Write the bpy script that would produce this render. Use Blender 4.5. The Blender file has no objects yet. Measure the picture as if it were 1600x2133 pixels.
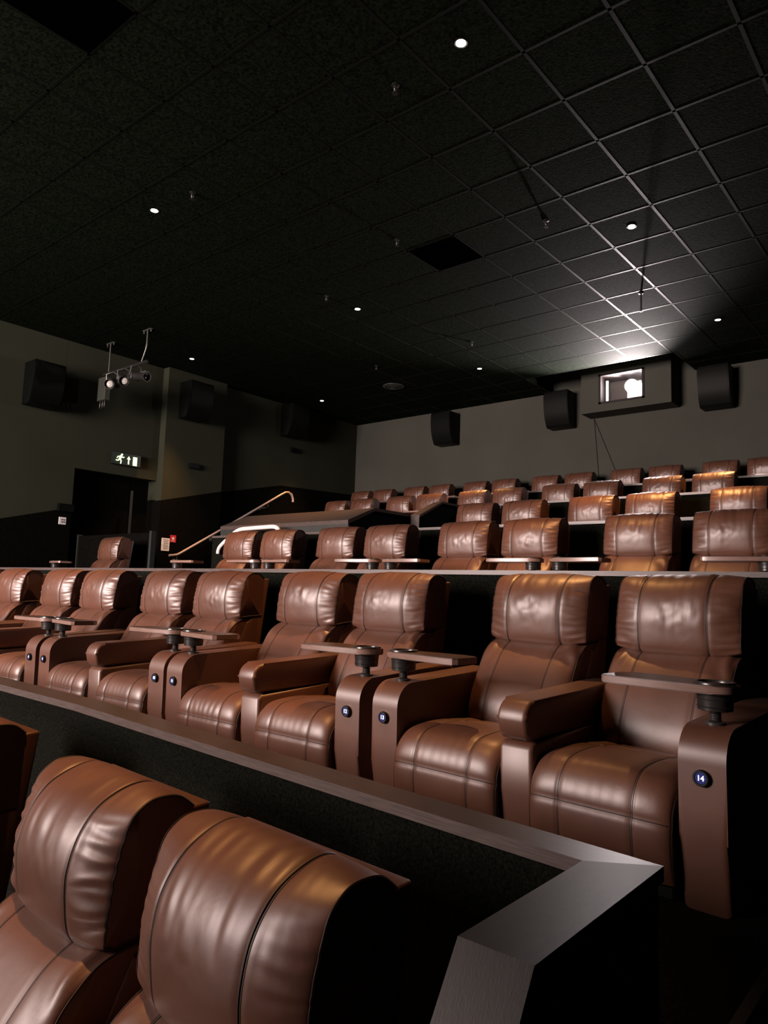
import bpy, bmesh, math, random
from mathutils import Vector, Matrix, noise

random.seed(7)
scene = bpy.context.scene
C = scene.collection
R = math.radians

# ------------------------------------------------------------------ camera
YAW, PITCH, ROLL, FPX = R(39.8907), R(6.3665), R(1.8798), 1513.5
fw = Vector((-math.sin(YAW) * math.cos(PITCH), math.cos(YAW) * math.cos(PITCH), math.sin(PITCH)))
rt = Vector((math.cos(YAW), math.sin(YAW), 0))
up = rt.cross(fw)
r2 = rt * math.cos(ROLL) + up * math.sin(ROLL)
u2 = -rt * math.sin(ROLL) + up * math.cos(ROLL)
cam = bpy.data.cameras.new('camera')
cam.sensor_fit = 'AUTO'
cam.sensor_width = 36.0
cam.lens = 36.0 * FPX / 2133.0
cam.clip_start = 0.05
camo = bpy.data.objects.new('camera', cam)
C.objects.link(camo)
M3 = Matrix((r2, u2, -fw)).transposed()
camo.matrix_world = M3.to_4x4()
scene.camera = camo
scene.cycles.diffuse_bounces = 1

# ------------------------------------------------------------------ world, exposure, light levels
scene.view_settings.view_transform = 'Standard'
scene.view_settings.look = 'None'
scene.view_settings.gamma = 1.0
scene.view_settings.use_curve_mapping = False
scene.view_settings.exposure = 0.0
w = bpy.data.worlds.new('world')
scene.world = w
w.use_nodes = True
w.node_tree.nodes['Background'].inputs[0].default_value = (0.010, 0.020, 0.010, 1)
w.node_tree.nodes['Background'].inputs[1].default_value = 0.02
SCREEN_STRENGTH = .15
SCREEN_POWER = 1080.0
SCREEN_SPREAD = R(110)
SCREEN_COLOR = (1.0, 0.80, 0.745)
SPOT_POWER = 760.0
SPOT_COLOR = (1.0, 0.45, 0.15)
PROJECTOR_POWER = 72.0
SPILL_POWER = 3600.0
PROJECTOR_COLOR = (1.0, 0.88, 0.88)

# ------------------------------------------------------------------ materials
def mat(name, col, rough=0.5, spec=0.5, metal=0.0, emit=None, es=0.0):
    m = bpy.data.materials.new(name)
    m.use_nodes = True
    b = m.node_tree.nodes['Principled BSDF']
    b.inputs['Base Color'].default_value = (*col, 1)
    b.inputs['Roughness'].default_value = rough
    b.inputs['Specular IOR Level'].default_value = spec
    b.inputs['Metallic'].default_value = metal
    if emit:
        b.inputs['Emission Color'].default_value = (*emit, 1)
        b.inputs['Emission Strength'].default_value = es
    return m

def nd(m, t, **kw):
    n = m.node_tree.nodes.new(t)
    for k, v in kw.items():
        if k in n.inputs:
            n.inputs[k].default_value = v
        else:
            setattr(n, k, v)
    return n

def lk(m, a, b):
    m.node_tree.links.new(a, b)

def objcoord(m, scale=(1, 1, 1), rnd=True):
    tc = nd(m, 'ShaderNodeTexCoord')
    mp = nd(m, 'ShaderNodeMapping')
    mp.inputs['Scale'].default_value = scale
    lk(m, tc.outputs['Object'], mp.inputs['Vector'])
    if rnd:
        oi = nd(m, 'ShaderNodeObjectInfo')
        mu = nd(m, 'ShaderNodeMath', operation='MULTIPLY')
        mu.inputs[1].default_value = 37.0
        lk(m, oi.outputs['Random'], mu.inputs[0])
        lk(m, mu.outputs[0], mp.inputs['Location'])
    return mp.outputs['Vector']

def noisy(m, c1, c2, scale=8, stretch=(1, 1, 1), detail=4, bump=0.0, bscale=300, bdist=0.001, rnd=True, soft=0.0, softscale=9):
    b = m.node_tree.nodes['Principled BSDF']
    v = objcoord(m, stretch, rnd)
    n = nd(m, 'ShaderNodeTexNoise')
    n.inputs['Scale'].default_value = scale
    n.inputs['Detail'].default_value = detail
    lk(m, v, n.inputs['Vector'])
    r = nd(m, 'ShaderNodeValToRGB')
    r.color_ramp.elements[0].position = 0.35
    r.color_ramp.elements[1].position = 0.68
    r.color_ramp.elements[0].color = (*c1, 1)
    r.color_ramp.elements[1].color = (*c2, 1)
    lk(m, n.outputs['Fac'], r.inputs[0])
    lk(m, r.outputs[0], b.inputs['Base Color'])
    last = None
    if bump:
        n2 = nd(m, 'ShaderNodeTexNoise')
        n2.inputs['Scale'].default_value = bscale
        n2.inputs['Detail'].default_value = 3
        lk(m, v, n2.inputs['Vector'])
        bp = nd(m, 'ShaderNodeBump')
        bp.inputs['Strength'].default_value = bump
        bp.inputs['Distance'].default_value = bdist
        lk(m, n2.outputs['Fac'], bp.inputs['Height'])
        last = bp
    if soft:
        n3 = nd(m, 'ShaderNodeTexNoise')
        n3.inputs['Scale'].default_value = softscale
        n3.inputs['Detail'].default_value = 2
        n3.inputs['Distortion'].default_value = 1.2
        lk(m, v, n3.inputs['Vector'])
        b3 = nd(m, 'ShaderNodeBump')
        b3.inputs['Strength'].default_value = soft
        b3.inputs['Distance'].default_value = 0.012
        lk(m, n3.outputs['Fac'], b3.inputs['Height'])
        if last:
            lk(m, last.outputs[0], b3.inputs['Normal'])
        last = b3
    if last:
        lk(m, last.outputs[0], b.inputs['Normal'])
    return m

M = {}
M['leather'] = noisy(mat('brown_leather', (.16, .055, .03), .44, .9), (.088, .034, .0185), (.112, .044, .025), scale=6, bump=.10, bscale=420, bdist=.0006, soft=.05, softscale=12)
M['leather_smooth'] = noisy(mat('brown_leather_arm', (.16, .055, .03), .44, .9), (.088, .034, .0185), (.108, .043, .0245), scale=5, bump=.10, bscale=420, bdist=.0006)
M['stitch'] = mat('dark_stitching', (.018, .007, .004), .6)
M['black_plastic'] = mat('black_plastic', (.006, .006, .006), .38)
M['ribbed'] = mat('ribbed_post', (.035, .033, .03), .35, .6)
M['tray_wood'] = noisy(mat('tray_wood', (.05, .03, .022), .36, .5), (.050, .027, .020), (.085, .050, .038), scale=7, stretch=(2, 16, 16))
M['tray_edge'] = noisy(mat('tray_edge', (.30, .20, .17), .3, .8), (.17, .105, .085), (.25, .16, .13), scale=9, stretch=(2, 2, 40))
M['cap_wood'] = noisy(mat('cap_wood', (.06, .04, .033), .34, .5), (.046, .034, .030), (.070, .052, .046), scale=6, stretch=(2.5, 26, 26), bump=.08, bscale=14, bdist=.002, rnd=False)
M['cap_wood_y'] = noisy(mat('cap_wood_across', (.06, .04, .033), .40, .28), (.016, .0135, .0125), (.022, .0185, .017), scale=5, stretch=(14, 2.5, 2.5), detail=2, bump=.12, bscale=34, bdist=.0012, rnd=False)
M['cap_edge'] = noisy(mat('cap_edge', (.2, .15, .14), .4, .5), (.060, .046, .043), (.105, .080, .075), scale=6, stretch=(2.5, 4, 60), rnd=False)
M['black_fabric'] = noisy(mat('black_fabric', (.012, .012, .010), .95, .04), (.002, .0025, .002), (.009, .0095, .007), scale=160, bump=.3, bscale=260, bdist=.001, rnd=False)
M['panel_grey'] = noisy(mat('panel_grey', (.05, .052, .05), .5, .25), (.020, .022, .020), (.028, .030, .028), scale=3, rnd=False)
M['carpet'] = noisy(mat('black_carpet', (.012, .011, .010), .95, .1), (.0025, .0025, .002), (.012, .011, .009), scale=110, bump=.6, bscale=200, bdist=.004, rnd=False)
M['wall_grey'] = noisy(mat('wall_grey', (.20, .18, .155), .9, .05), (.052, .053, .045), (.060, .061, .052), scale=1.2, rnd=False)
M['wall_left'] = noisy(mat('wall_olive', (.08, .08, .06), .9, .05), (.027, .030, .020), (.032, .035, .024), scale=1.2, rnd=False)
M['wall_black'] = noisy(mat('wall_black', (.004, .004, .0035), .9, .05), (.0014, .0014, .0011), (.0026, .0026, .002), scale=30, rnd=False)
M['tile'] = noisy(mat('ceiling_tile', (.04, .05, .04), .9, .02), (.0015, .0034, .0012), (.0110, .0150, .0090), scale=46, detail=6, bump=.5, bscale=60, bdist=.004, rnd=False)
M['grid'] = mat('ceiling_grid', (.004, .0055, .004), .5, .08)
M['void'] = mat('ceiling_opening', (.0005, .0005, .0005), 1.0, .0)
M['spk'] = noisy(mat('speaker_black', (.008, .008, .008), .45, .1), (.0018, .002, .0018), (.003, .0035, .003), scale=20)
M['spk_grille'] = noisy(mat('speaker_grille', (.007, .008, .007), .5, .1), (.0015, .0018, .0015), (.003, .0036, .003), scale=300, bump=.3, bscale=500, bdist=.001)
M['metal'] = mat('grey_metal', (.13, .13, .125), .35, .5, .7)
M['cup_black'] = mat('cup_holder_black', (.022, .020, .019), .28, .9)
M['dark_metal'] = mat('dark_metal', (.03, .03, .028), .35, .5, .5)
M['white_rail'] = mat('white_handrail', (.80, .70, .66), .35, .5)
M['wood_rail'] = mat('pale_handrail', (.36, .29, .26), .35, .5)
M['white'] = mat('white_plate', (.75, .72, .70), .5)
M['print'] = mat('grey_print', (.16, .15, .15), .6)
M['red'] = mat('red_plate', (.50, .02, .03), .5)
M['lamp'] = mat('lamp_lens', (1, 1, 1), .3, emit=(1.0, .90, .74), es=9.0)
M['exit_light'] = mat('exit_pictogram', (.7, .9, .5), .4, emit=(.80, 1.0, .42), es=1.9)
M['exit_face'] = mat('exit_face', (.004, .016, .006), .35)
M['num_disc'] = mat('number_disc', (.01, .012, .05), .3, emit=(.03, .04, .25), es=.35)
M['num_text'] = mat('number_light', (.8, .85, 1), .3, emit=(.72, .80, 1.0), es=1.5)
M['screen'] = mat('cinema_screen', (.8, .8, .8), .8, .1, emit=SCREEN_COLOR, es=SCREEN_STRENGTH)
M['lens_glass'] = mat('lens_glass', (.5, .48, .45), .12, .8)
M['proj_body'] = mat('projector_body', (.75, .75, .75), .5)
M['proj_light'] = mat('projector_light', (1, 1, 1), .3, emit=(1.0, .97, .96), es=30.0)
M['booth'] = mat('booth_wall', (.30, .24, .23), .7)
M['frame_dark'] = mat('port_frame', (.012, .009, .0085), .55, .2)
M['cable'] = mat('cable', (.02, .018, .016), .5)
M['vent'] = mat('vent_grey', (.03, .034, .028), .5)
gl = bpy.data.materials.new('port_glass')
gl.use_nodes = True
nt = gl.node_tree
nt.nodes.clear()
o_ = nt.nodes.new('ShaderNodeOutputMaterial')
t_ = nt.nodes.new('ShaderNodeBsdfTransparent')
g_ = nt.nodes.new('ShaderNodeBsdfGlossy')
g_.inputs['Roughness'].default_value = 0.02
x_ = nt.nodes.new('ShaderNodeMixShader')
x_.inputs[0].default_value = 0.06
nt.links.new(t_.outputs[0], x_.inputs[1])
nt.links.new(g_.outputs[0], x_.inputs[2])
nt.links.new(x_.outputs[0], o_.inputs[0])
M['glass'] = gl

# ------------------------------------------------------------------ mesh helpers
def finish(bm, name, mats, smooth=False, angle=None):
    me = bpy.data.meshes.new(name)
    bmesh.ops.recalc_face_normals(bm, faces=bm.faces)
    if smooth:
        for f in bm.faces:
            f.smooth = True
        if angle is not None:
            for e in bm.edges:
                if len(e.link_faces) == 2 and e.calc_face_angle(0) > R(angle):
                    e.smooth = False
    bm.to_mesh(me)
    bm.free()
    for m in (mats if isinstance(mats, (list, tuple)) else [mats]):
        me.materials.append(M[m] if isinstance(m, str) else m)
    return me

def link(name, me, parent=None, loc=None, rotz=None):
    o = bpy.data.objects.new(name, me)
    C.objects.link(o)
    if parent is not None:
        o.parent = parent
    if loc is not None:
        o.location = loc
    if rotz is not None:
        o.rotation_euler = (0, 0, rotz)
    return o

def tag(o, label=None, cat=None, group=None, kind=None):
    if label: o['label'] = label
    if cat: o['category'] = cat
    if group: o['group'] = group
    if kind: o['kind'] = kind
    return o

def thing(name, label, cat, loc=(0, 0, 0), rotz=0.0, group=None):
    o = link(name, None, None, loc, rotz)
    return tag(o, label, cat, group)

def struct(name, me):
    return tag(link(name, me), kind='structure')

def add_box(bm, x0, x1, y0, y1, z0, z1, mi=0, bevel=0.0, seg=2):
    vs = [bm.verts.new((x, y, z)) for x in (x0, x1) for y in (y0, y1) for z in (z0, z1)]
    idx = [(0, 1, 3, 2), (4, 6, 7, 5), (0, 4, 5, 1), (2, 3, 7, 6), (0, 2, 6, 4), (1, 5, 7, 3)]
    fs = [bm.faces.new([vs[i] for i in q]) for q in idx]
    for f in fs:
        f.material_index = mi
    if bevel:
        es = list({e for f in fs for e in f.edges})
        r = bmesh.ops.bevel(bm, geom=es, offset=bevel, segments=seg, affect='EDGES', profile=0.5)
        for f in r['faces']:
            f.material_index = mi
    return fs

def add_prism(bm, pts, a0, a1, axis='x', mi=0, bevel=0.0, seg=3, caps_only=False):
    """closed outline extruded along an axis; pts are the two other coordinates in order"""
    def P(p, a):
        if axis == 'x': return (a, p[0], p[1])
        if axis == 'y': return (p[0], a, p[1])
        return (p[0], p[1], a)
    A = [bm.verts.new(P(p, a0)) for p in pts]
    B = [bm.verts.new(P(p, a1)) for p in pts]
    n = len(pts)
    fa = bm.faces.new(A)
    fb = bm.faces.new(list(reversed(B)))
    fs = [fa, fb]
    for i in range(n):
        j = (i + 1) % n
        fs.append(bm.faces.new((A[i], B[i], B[j], A[j])))
    for f in fs:
        f.material_index = mi
    if bevel:
        es = list(fa.edges) + list(fb.edges) if caps_only else list({e for f in fs for e in f.edges})
        r = bmesh.ops.bevel(bm, geom=es, offset=bevel, segments=seg, affect='EDGES', profile=0.5)
        for f in r['faces']:
            f.material_index = mi
    return fs

def add_cyl(bm, p0, p1, r0, r1=None, seg=20, mi=0, cap=True):
    p0, p1 = Vector(p0), Vector(p1)
    r1 = r0 if r1 is None else r1
    d = (p1 - p0).normalized()
    a = d.orthogonal().normalized()
    b = d.cross(a)
    ring = lambda p, r: [bm.verts.new(p + (a * math.cos(2 * math.pi * i / seg) + b * math.sin(2 * math.pi * i / seg)) * r) for i in range(seg)]
    A, B = ring(p0, r0), ring(p1, r1)
    fs = []
    for i in range(seg):
        j = (i + 1) % seg
        fs.append(bm.faces.new((A[i], A[j], B[j], B[i])))
    if cap:
        fs.append(bm.faces.new(list(reversed(A))))
        fs.append(bm.faces.new(B))
    for f in fs:
        f.material_index = mi

def add_lathe(bm, prof, origin=(0, 0, 0), axis='z', seg=28, mi=0):
    o = Vector(origin)
    rings = []
    for (r, h) in prof:
        ring = []
        for i in range(seg):
            t = 2 * math.pi * i / seg
            c, s = r * math.cos(t), r * math.sin(t)
            v = {'z': (c, s, h), 'y': (c, h, s), 'x': (h, c, s)}[axis]
            ring.append(bm.verts.new(o + Vector(v)))
        rings.append(ring)
    for k in range(len(rings) - 1):
        for i in range(seg):
            j = (i + 1) % seg
            f = bm.faces.new((rings[k][i], rings[k][j], rings[k + 1][j], rings[k + 1][i]))
            f.material_index = mi
    for ring in (rings[0], rings[-1]):
        try:
            bm.faces.new(ring).material_index = mi
        except ValueError:
            pass

def add_tube(bm, pts, r, seg=8, mi=0):
    pts = [Vector(p) for p in pts]
    rings = []
    prev = None
    for i, p in enumerate(pts):
        d = (pts[min(i + 1, len(pts) - 1)] - pts[max(i - 1, 0)]).normalized()
        if prev is None:
            a = d.orthogonal().normalized()
        else:
            a = (prev - d * prev.dot(d)).normalized()
        prev = a
        b = d.cross(a)
        rings.append([bm.verts.new(p + (a * math.cos(2 * math.pi * k / seg) + b * math.sin(2 * math.pi * k / seg)) * r) for k in range(seg)])
    for A, B in zip(rings, rings[1:]):
        for i in range(seg):
            j = (i + 1) % seg
            bm.faces.new((A[i], A[j], B[j], B[i])).material_index = mi
    bm.faces.new(list(reversed(rings[0]))).material_index = mi
    bm.faces.new(rings[-1]).material_index = mi

def arc(cx, cy, r, a0, a1, n):
    return [(cx + r * math.cos(R(a0 + (a1 - a0) * i / n)), cy + r * math.sin(R(a0 + (a1 - a0) * i / n))) for i in range(n + 1)]

def smooth_path(pts, n):
    """Catmull-Rom through points of any dimension, n samples evenly spread in parameter by chord length"""
    P = [Vector(p) for p in pts]
    L = [0]
    for a, b in zip(P, P[1:]):
        L.append(L[-1] + (b - a).length)
    out = []
    for k in range(n):
        s = L[-1] * k / (n - 1)
        i = 0
        while i < len(P) - 2 and L[i + 1] < s:
            i += 1
        t = (s - L[i]) / max(L[i + 1] - L[i], 1e-9)
        p0, p1, p2, p3 = P[max(i - 1, 0)], P[i], P[i + 1], P[min(i + 2, len(P) - 1)]
        out.append(0.5 * ((2 * p1) + (p2 - p0) * t + (2 * p0 - 5 * p1 + 4 * p2 - p3) * t * t + (3 * p1 - p0 - 3 * p2 + p3) * t * t * t))
    return out

def sstep(a, b, x):
    t = min(1, max(0, (x - a) / (b - a)))
    return t * t * (3 - 2 * t)

# ------------------------------------------------------------------ recliner chair
# chair frame: x across, y = 0 at the headrest's front seam, the sitter looks along -y, z = 0 at its floor
def pillow(center, seam, hw, nu, nv, wrinkle, gexp=(3.0, 0.55), stitches=(-.55, .55), cross=(), piping=True, side_in=0.0):
    pc, ps = smooth_path([(a, b) for a, b in center], nv), smooth_path([(a, b) for a, b in seam], nv)
    def surf(u, iv):
        g = max(0.0, 1 - abs(u) ** gexp[0]) ** gexp[1]
        y = ps[iv][0] + (pc[iv][0] - ps[iv][0]) * g
        z = ps[iv][1] + (pc[iv][1] - ps[iv][1]) * g
        i0, i1 = max(iv - 1, 0), min(iv + 1, nv - 1)
        ty = (ps[i1][0] - ps[i0][0]) * (1 - g) + (pc[i1][0] - pc[i0][0]) * g
        tz = (ps[i1][1] - ps[i0][1]) * (1 - g) + (pc[i1][1] - pc[i0][1]) * g
        l = math.hypot(ty, tz) or 1
        ny, nz = -tz / l, ty / l                    # outward for profiles running bottom -> front -> top
        d = wrinkle(u, iv / (nv - 1), y, z)
        return Vector((u * hw, y + ny * d, z + nz * d))
    bm = bmesh.new()
    # denser columns near the two seams
    us = []
    for i in range(nu + 1):
        s = -1 + 2 * i / nu
        us.append(math.copysign(1 - (1 - abs(s)) ** 1.45, s))
    grid = [[bm.verts.new(surf(u, iv)) for iv in range(nv)] for u in us]
    for i in range(nu):
        for j in range(nv - 1):
            bm.faces.new((grid[i][j], grid[i + 1][j], grid[i + 1][j + 1], grid[i][j + 1]))
    for col in (grid[0], grid[-1]):
        cy = sum(v.co.y for v in col) / nv
        cz = sum(v.co.z for v in col) / nv
        cx = col[0].co.x * (1 - side_in)
        c = bm.verts.new((cx, cy, cz))
        vs = list(col)
        for a, b in zip(vs, vs[1:] + vs[:1]):
            bm.faces.new((a, b, c))
    for u in stitches:
        for du in (-.011, .011):
            pts = [surf(u + du, iv) for iv in range(2, nv - 2)]
            add_tube(bm, pts, .0018, 4, 1)
    for tv in cross:
        iv = int(tv * (nv - 1))
        add_tube(bm, [surf(-1 + 2 * k / 40, iv) for k in range(41)], .0022, 5, 1)
    if piping:
        for u in (-1, 1):
            add_tube(bm, [surf(u, iv) + Vector((u * .0005, 0, 0)) for iv in range(nv)], .0028, 5, 1)
    return bm

def headrest_mesh(seed, nu=56, nv=84, amp=1.0, puck=1.0):
    rnd = random.Random(seed)
    off = Vector((rnd.uniform(0, 50), rnd.uniform(0, 50), rnd.uniform(0, 50)))
    ph1, ph2, k1, k2 = rnd.uniform(0, 6), rnd.uniform(0, 6), rnd.uniform(8, 11), rnd.uniform(9, 12)
    cu, cz = rnd.uniform(-.18, .12), rnd.uniform(.80, .86)
    center = [(.12, .690), (.02, .664), (-.055, .660), (-.096, .692), (-.112, .765), (-.113, .825), (-.094, .89), (-.052, .943), (.008, .975), (.06, .984), (.105, .968), (.13, .945)]
    seam = [(.12, .706), (.02, .698), (-.048, .692), (-.064, .706), (-.060, .77), (-.054, .825), (-.042, .88), (-.026, .930), (-.004, .955), (.030, .970), (.085, .966), (.125, .938)]
    def wr(u, t, y, z):
        au = abs(u)
        side = sstep(.52, .9, au) * (1 - .35 * sstep(.93, 1.0, au))
        front = sstep(.16, .28, t) * (1 - sstep(.62, .74, t))
        ph = ph1 if u > 0 else ph2
        kk = k1 if u > 0 else k2
        n = noise.noise(Vector((u * 2.2, z * 32, 0)) + off)
        d = puck * side * front * (.0022 * math.sin(t * kk * 13.0 + ph + 4.0 * n) + .0052 * n)
        # folds running over the crown
        top = sstep(.50, .62, t) * (1 - sstep(.80, .92, t)) * (1 - sstep(.55, .95, au))
        d += top * .0042 * noise.noise(Vector((u * 9 + t * 3, t * 2, 3)) + off)
        # slack, creased leather in the middle of the face
        mid = math.exp(-((u - cu) / .33) ** 2 - ((z - cz) / .07) ** 2)
        q = Vector((u * 5.5, z * 13, 7)) + off
        d += amp * mid * (.008 * (abs(noise.noise(q)) - .25) + .003 * noise.noise(q * 2.3))
        d += .0035 * amp * noise.noise(Vector((u * 1.6, t * 3.0, 11)) + off)
        for s in (-.55, .55):
            d -= .0035 * math.exp(-((u - s) / .028) ** 2)
        return d
    return finish(pillow(center, seam, .236, nu, nv, wr, (2.7, .78)), 'headrest', ['leather', 'stitch'], True, 60)

def backrest_mesh(seed, nu=44, nv=44):
    off = Vector((seed * 3.1, 5, 9))
    center = [(-.20, .285), (-.262, .315), (-.283, .36), (-.272, .43), (-.228, .52), (-.172, .60), (-.118, .655), (-.05, .688), (.05, .695)]
    seam = [(-.18, .285), (-.225, .315), (-.238, .36), (-.224, .43), (-.182, .52), (-.134, .60), (-.092, .652), (-.03, .680), (.06, .686)]
    def wr(u, t, y, z):
        au = abs(u)
        crn = .6 * sstep(.45, .9, au) * sstep(.52, .72, t)
        n = noise.noise(Vector((u * 3, z * 9, 0)) + off)
        d = crn * (.012 * math.sin((z * 40 + au * 16) + 3 * n) * .7 + .006 * n)
        d += .003 * noise.noise(Vector((u * 1.5, t * 2.5, 4)) + off)
        for s in (-.55, .55):
            d -= .003 * math.exp(-((u - s) / .03) ** 2)
        return d
    return finish(pillow(center, seam, .230, nu, nv, wr, (5.0, .7)), 'backrest', ['leather', 'stitch'], True, 60)

def seat_mesh(seed, nu=64, nv=64, amp=.0014):
    off = Vector((seed * 7.7, 1, 2))
    center = [(-.70, .055), (-.722, .10), (-.735, .17), (-.735, .235), (-.722, .29), (-.692, .332), (-.64, .358), (-.52, .368), (-.40, .362), (-.28, .350), (-.18, .345)]
    seam = [(-.69, .055), (-.705, .10), (-.712, .17), (-.710, .23), (-.694, .278), (-.656, .315), (-.60, .334), (-.52, .342), (-.40, .340), (-.28, .336), (-.18, .335)]
    def wr(u, t, y, z):
        d = .004 * noise.noise(Vector((u * 1.6, t * 3, 4)) + off)
        fr = sstep(.16, .3, t) * (1 - sstep(.42, .56, t)) * (1 - sstep(.45, .6, abs(u)))
        d += fr * amp * math.sin(u * 38 + 3 * noise.noise(Vector((u * 4, t * 4, 1)) + off))
        for s in (-.52, .52):
            d -= .0045 * math.exp(-((u - s) / .03) ** 2)
        d -= .005 * math.exp(-((t - .225) / .012) ** 2)
        d -= .006 * math.exp(-((t - .70) / .012) ** 2)
        return d
    return finish(pillow(center, seam, .234, nu, nv, wr, (7.0, .6), (-.52, .52), (.225, .70)), 'seat', ['leather', 'stitch'], True, 60)

def backshell_mesh():
    bm = bmesh.new()
    pts = [(.112, .936), (.172, .940), (.06, .06), (-.12, .06), (-.17, .28), (.0, .66), (.09, .71)]
    add_prism(bm, pts, -.234, .234, 'x', 0, .008, 3)
    return finish(bm, 'back_panel', 'leather_smooth', True, 40)

def base_mesh():
    bm = bmesh.new()
    add_box(bm, -.22, .22, -.66, .06, .0, .075, 0, .006)
    return finish(bm, 'base', 'black_plastic')

def outer_arm_mesh(s):
    bm = bmesh.new()
    pts = [(-.665, 0), (-.688, .20), (-.692, .41)] + arc(-.597, .418, .095, 180, 93, 10) + [(-.30, .528), (-.03, .545), (.0, .525), (.02, .40), (.02, 0)]
    x0, x1 = sorted((s * .248, s * .383))
    add_prism(bm, pts, x0, x1, 'x', 0, .020, 4, True)
    return finish(bm, 'armrest', 'leather_smooth', True, 50)

def mid_base_mesh():
    bm = bmesh.new()
    pts = [(-.67, 0), (-.692, .20), (-.698, .355), (-.680, .378), (-.20, .40), (.02, .40), (.02, 0)]
    add_prism(bm, pts, -.066, .066, 'x', 0, .016, 4, True)
    return finish(bm, 'armrest_base', 'leather_smooth', True, 50)

def mid_pad_mesh():
    bm = bmesh.new()
    pts = [(-.670, .384), (-.700, .388), (-.718, .41), (-.728, .45)] + arc(-.662, .455, .066, 178, 95, 8) + [(-.35, .532), (-.02, .552), (.02, .53), (.02, .404), (-.3, .402)]
    add_prism(bm, pts, -.060, .060, 'x', 0, .018, 4, True)
    return finish(bm, 'armrest_pad', 'leather_smooth', True, 50)

ZT = .606
def tray_mesh(s):
    """board drawn around the cup holder's centre; s = side on which the arm stands"""
    bm = bmesh.new()
    pts = [(-.335, -.075), (-.32, -.092), (-.29, -.096), (0.0, -.074)] + arc(.0, 0, .071, -80, 80, 12) + [(-.24, .102), (-.305, .085), (-.335, .05)]
    if s < 0:
        pts = [(-x, y) for x, y in reversed(pts)]
    fs = add_prism(bm, pts, ZT, ZT + .026, 'z', 0)
    for f in fs[2:]:
        f.material_index = 1
    bmesh.ops.bevel(bm, geom=list(fs[0].edges) + list(fs[1].edges), offset=.003, segments=2, affect='EDGES')
    return finish(bm, 'tray_table', ['tray_wood', 'tray_edge'], True, 40)

def cup_mesh():
    bm = bmesh.new()
    add_lathe(bm, [(.046, ZT - .052), (.050, ZT - .050), (.051, ZT - .02), (.054, ZT + .0), (.060, ZT + .002), (.060, ZT + .030), (.058, ZT + .033), (.050, ZT + .033), (.047, ZT + .026), (.044, ZT - .04), (.002, ZT - .042)], mi=0, seg=32)
    for h in (-.040, -.018):
        add_lathe(bm, [(.050, ZT + h - .002), (.0535, ZT + h), (.050, ZT + h + .002)], seg=32)
    return finish(bm, 'cup_holder', 'cup_black', True, 50)

def post_mesh():
    bm = bmesh.new()
    prof = [(.030, .512), (.030, .520), (.015, .523)]
    h = .523
    while h < ZT - .050:
        prof += [(.0145, h), (.0185, h + .003), (.0145, h + .006)]
        h += .0065
    prof.append((.012, ZT - .044))
    add_lathe(bm, prof, seg=20)
    return finish(bm, 'tray_post', 'ribbed', True, 60)

def button_mesh():
    bm = bmesh.new()
    add_lathe(bm, [(.0235, .004), (.0235, -.010), (.021, -.0135), (.0175, -.0135), (.0165, -.010), (.0, -.010)], axis='y', seg=32)
    return finish(bm, 'seat_button', 'black_plastic', True, 50)

def disc_mesh():
    bm = bmesh.new()
    add_lathe(bm, [(.0162, -.0100), (.0155, -.0115), (.0, -.0115)], axis='y', seg=28)
    return finish(bm, 'button_display', 'num_disc', True, 50)

def text_mesh(txt, size, m, name):
    cu = bpy.data.curves.new(name, 'FONT')
    cu.body = txt
    cu.size = size
    cu.align_x = 'CENTER'
    cu.align_y = 'CENTER'
    cu.extrude = size * .02
    cu.offset = size * .018
    o = bpy.data.objects.new(name, cu)
    C.objects.link(o)
    dg = bpy.context.evaluated_depsgraph_get()
    me = bpy.data.meshes.new_from_object(o.evaluated_get(dg))
    bpy.data.objects.remove(o)
    bpy.data.curves.remove(cu)
    me.transform(Matrix.Rotation(R(90), 4, 'X'))     # faces -y
    me.materials.clear()
    me.materials.append(M[m])
    me.name = name
    return me

HEAD_HI = [headrest_mesh(3, 90, 130, .45, 1.0), headrest_mesh(8, 90, 130, .45, .35)]
HEAD = [headrest_mesh(s) for s in (1, 2, 5, 6, 9)]
BACK = [backrest_mesh(s) for s in (1, 2)]
SEAT = [seat_mesh(1, amp=.0004), seat_mesh(2, amp=.0013)]
SHELL, BASE = backshell_mesh(), base_mesh()
ARM = {1: outer_arm_mesh(1), -1: outer_arm_mesh(-1)}
MB, MP = mid_base_mesh(), mid_pad_mesh()
TRAY = {1: tray_mesh(1), -1: tray_mesh(-1)}
CUP, POST, BTN, DISC = cup_mesh(), post_mesh(), button_mesh(), disc_mesh()

def make_chair(side):
    """side +1: outer arm (button, tray) on the right and the shared middle arm on its left"""
    t = thing('recliner_chair', 'brown leather recliner', 'chair')
    link('base', BASE, t)
    link('back_panel', SHELL, t)
    link('seat', SEAT[0], t)
    link('backrest', BACK[0], t)
    link('headrest', HEAD[0], t)
    link('armrest', ARM[side], t)
    if side > 0:
        b = link('middle_armrest', MB, t, (-.305, 0, 0))
        link('armrest_pad', MP, b)
    tr = link('tray_table', TRAY[side], t, (side * .318, -.580, 0))
    tr['label'] = 'dark wooden tray table with pale edge'
    link('cup_holder', CUP, tr)
    link('tray_post', POST, tr)
    return t

def dup(o, parent=None):
    c = o.copy()
    C.objects.link(c)
    if parent is not None:
        c.parent = parent
    for ch in list(o.children):
        dup(ch, c)
    return c

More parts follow.
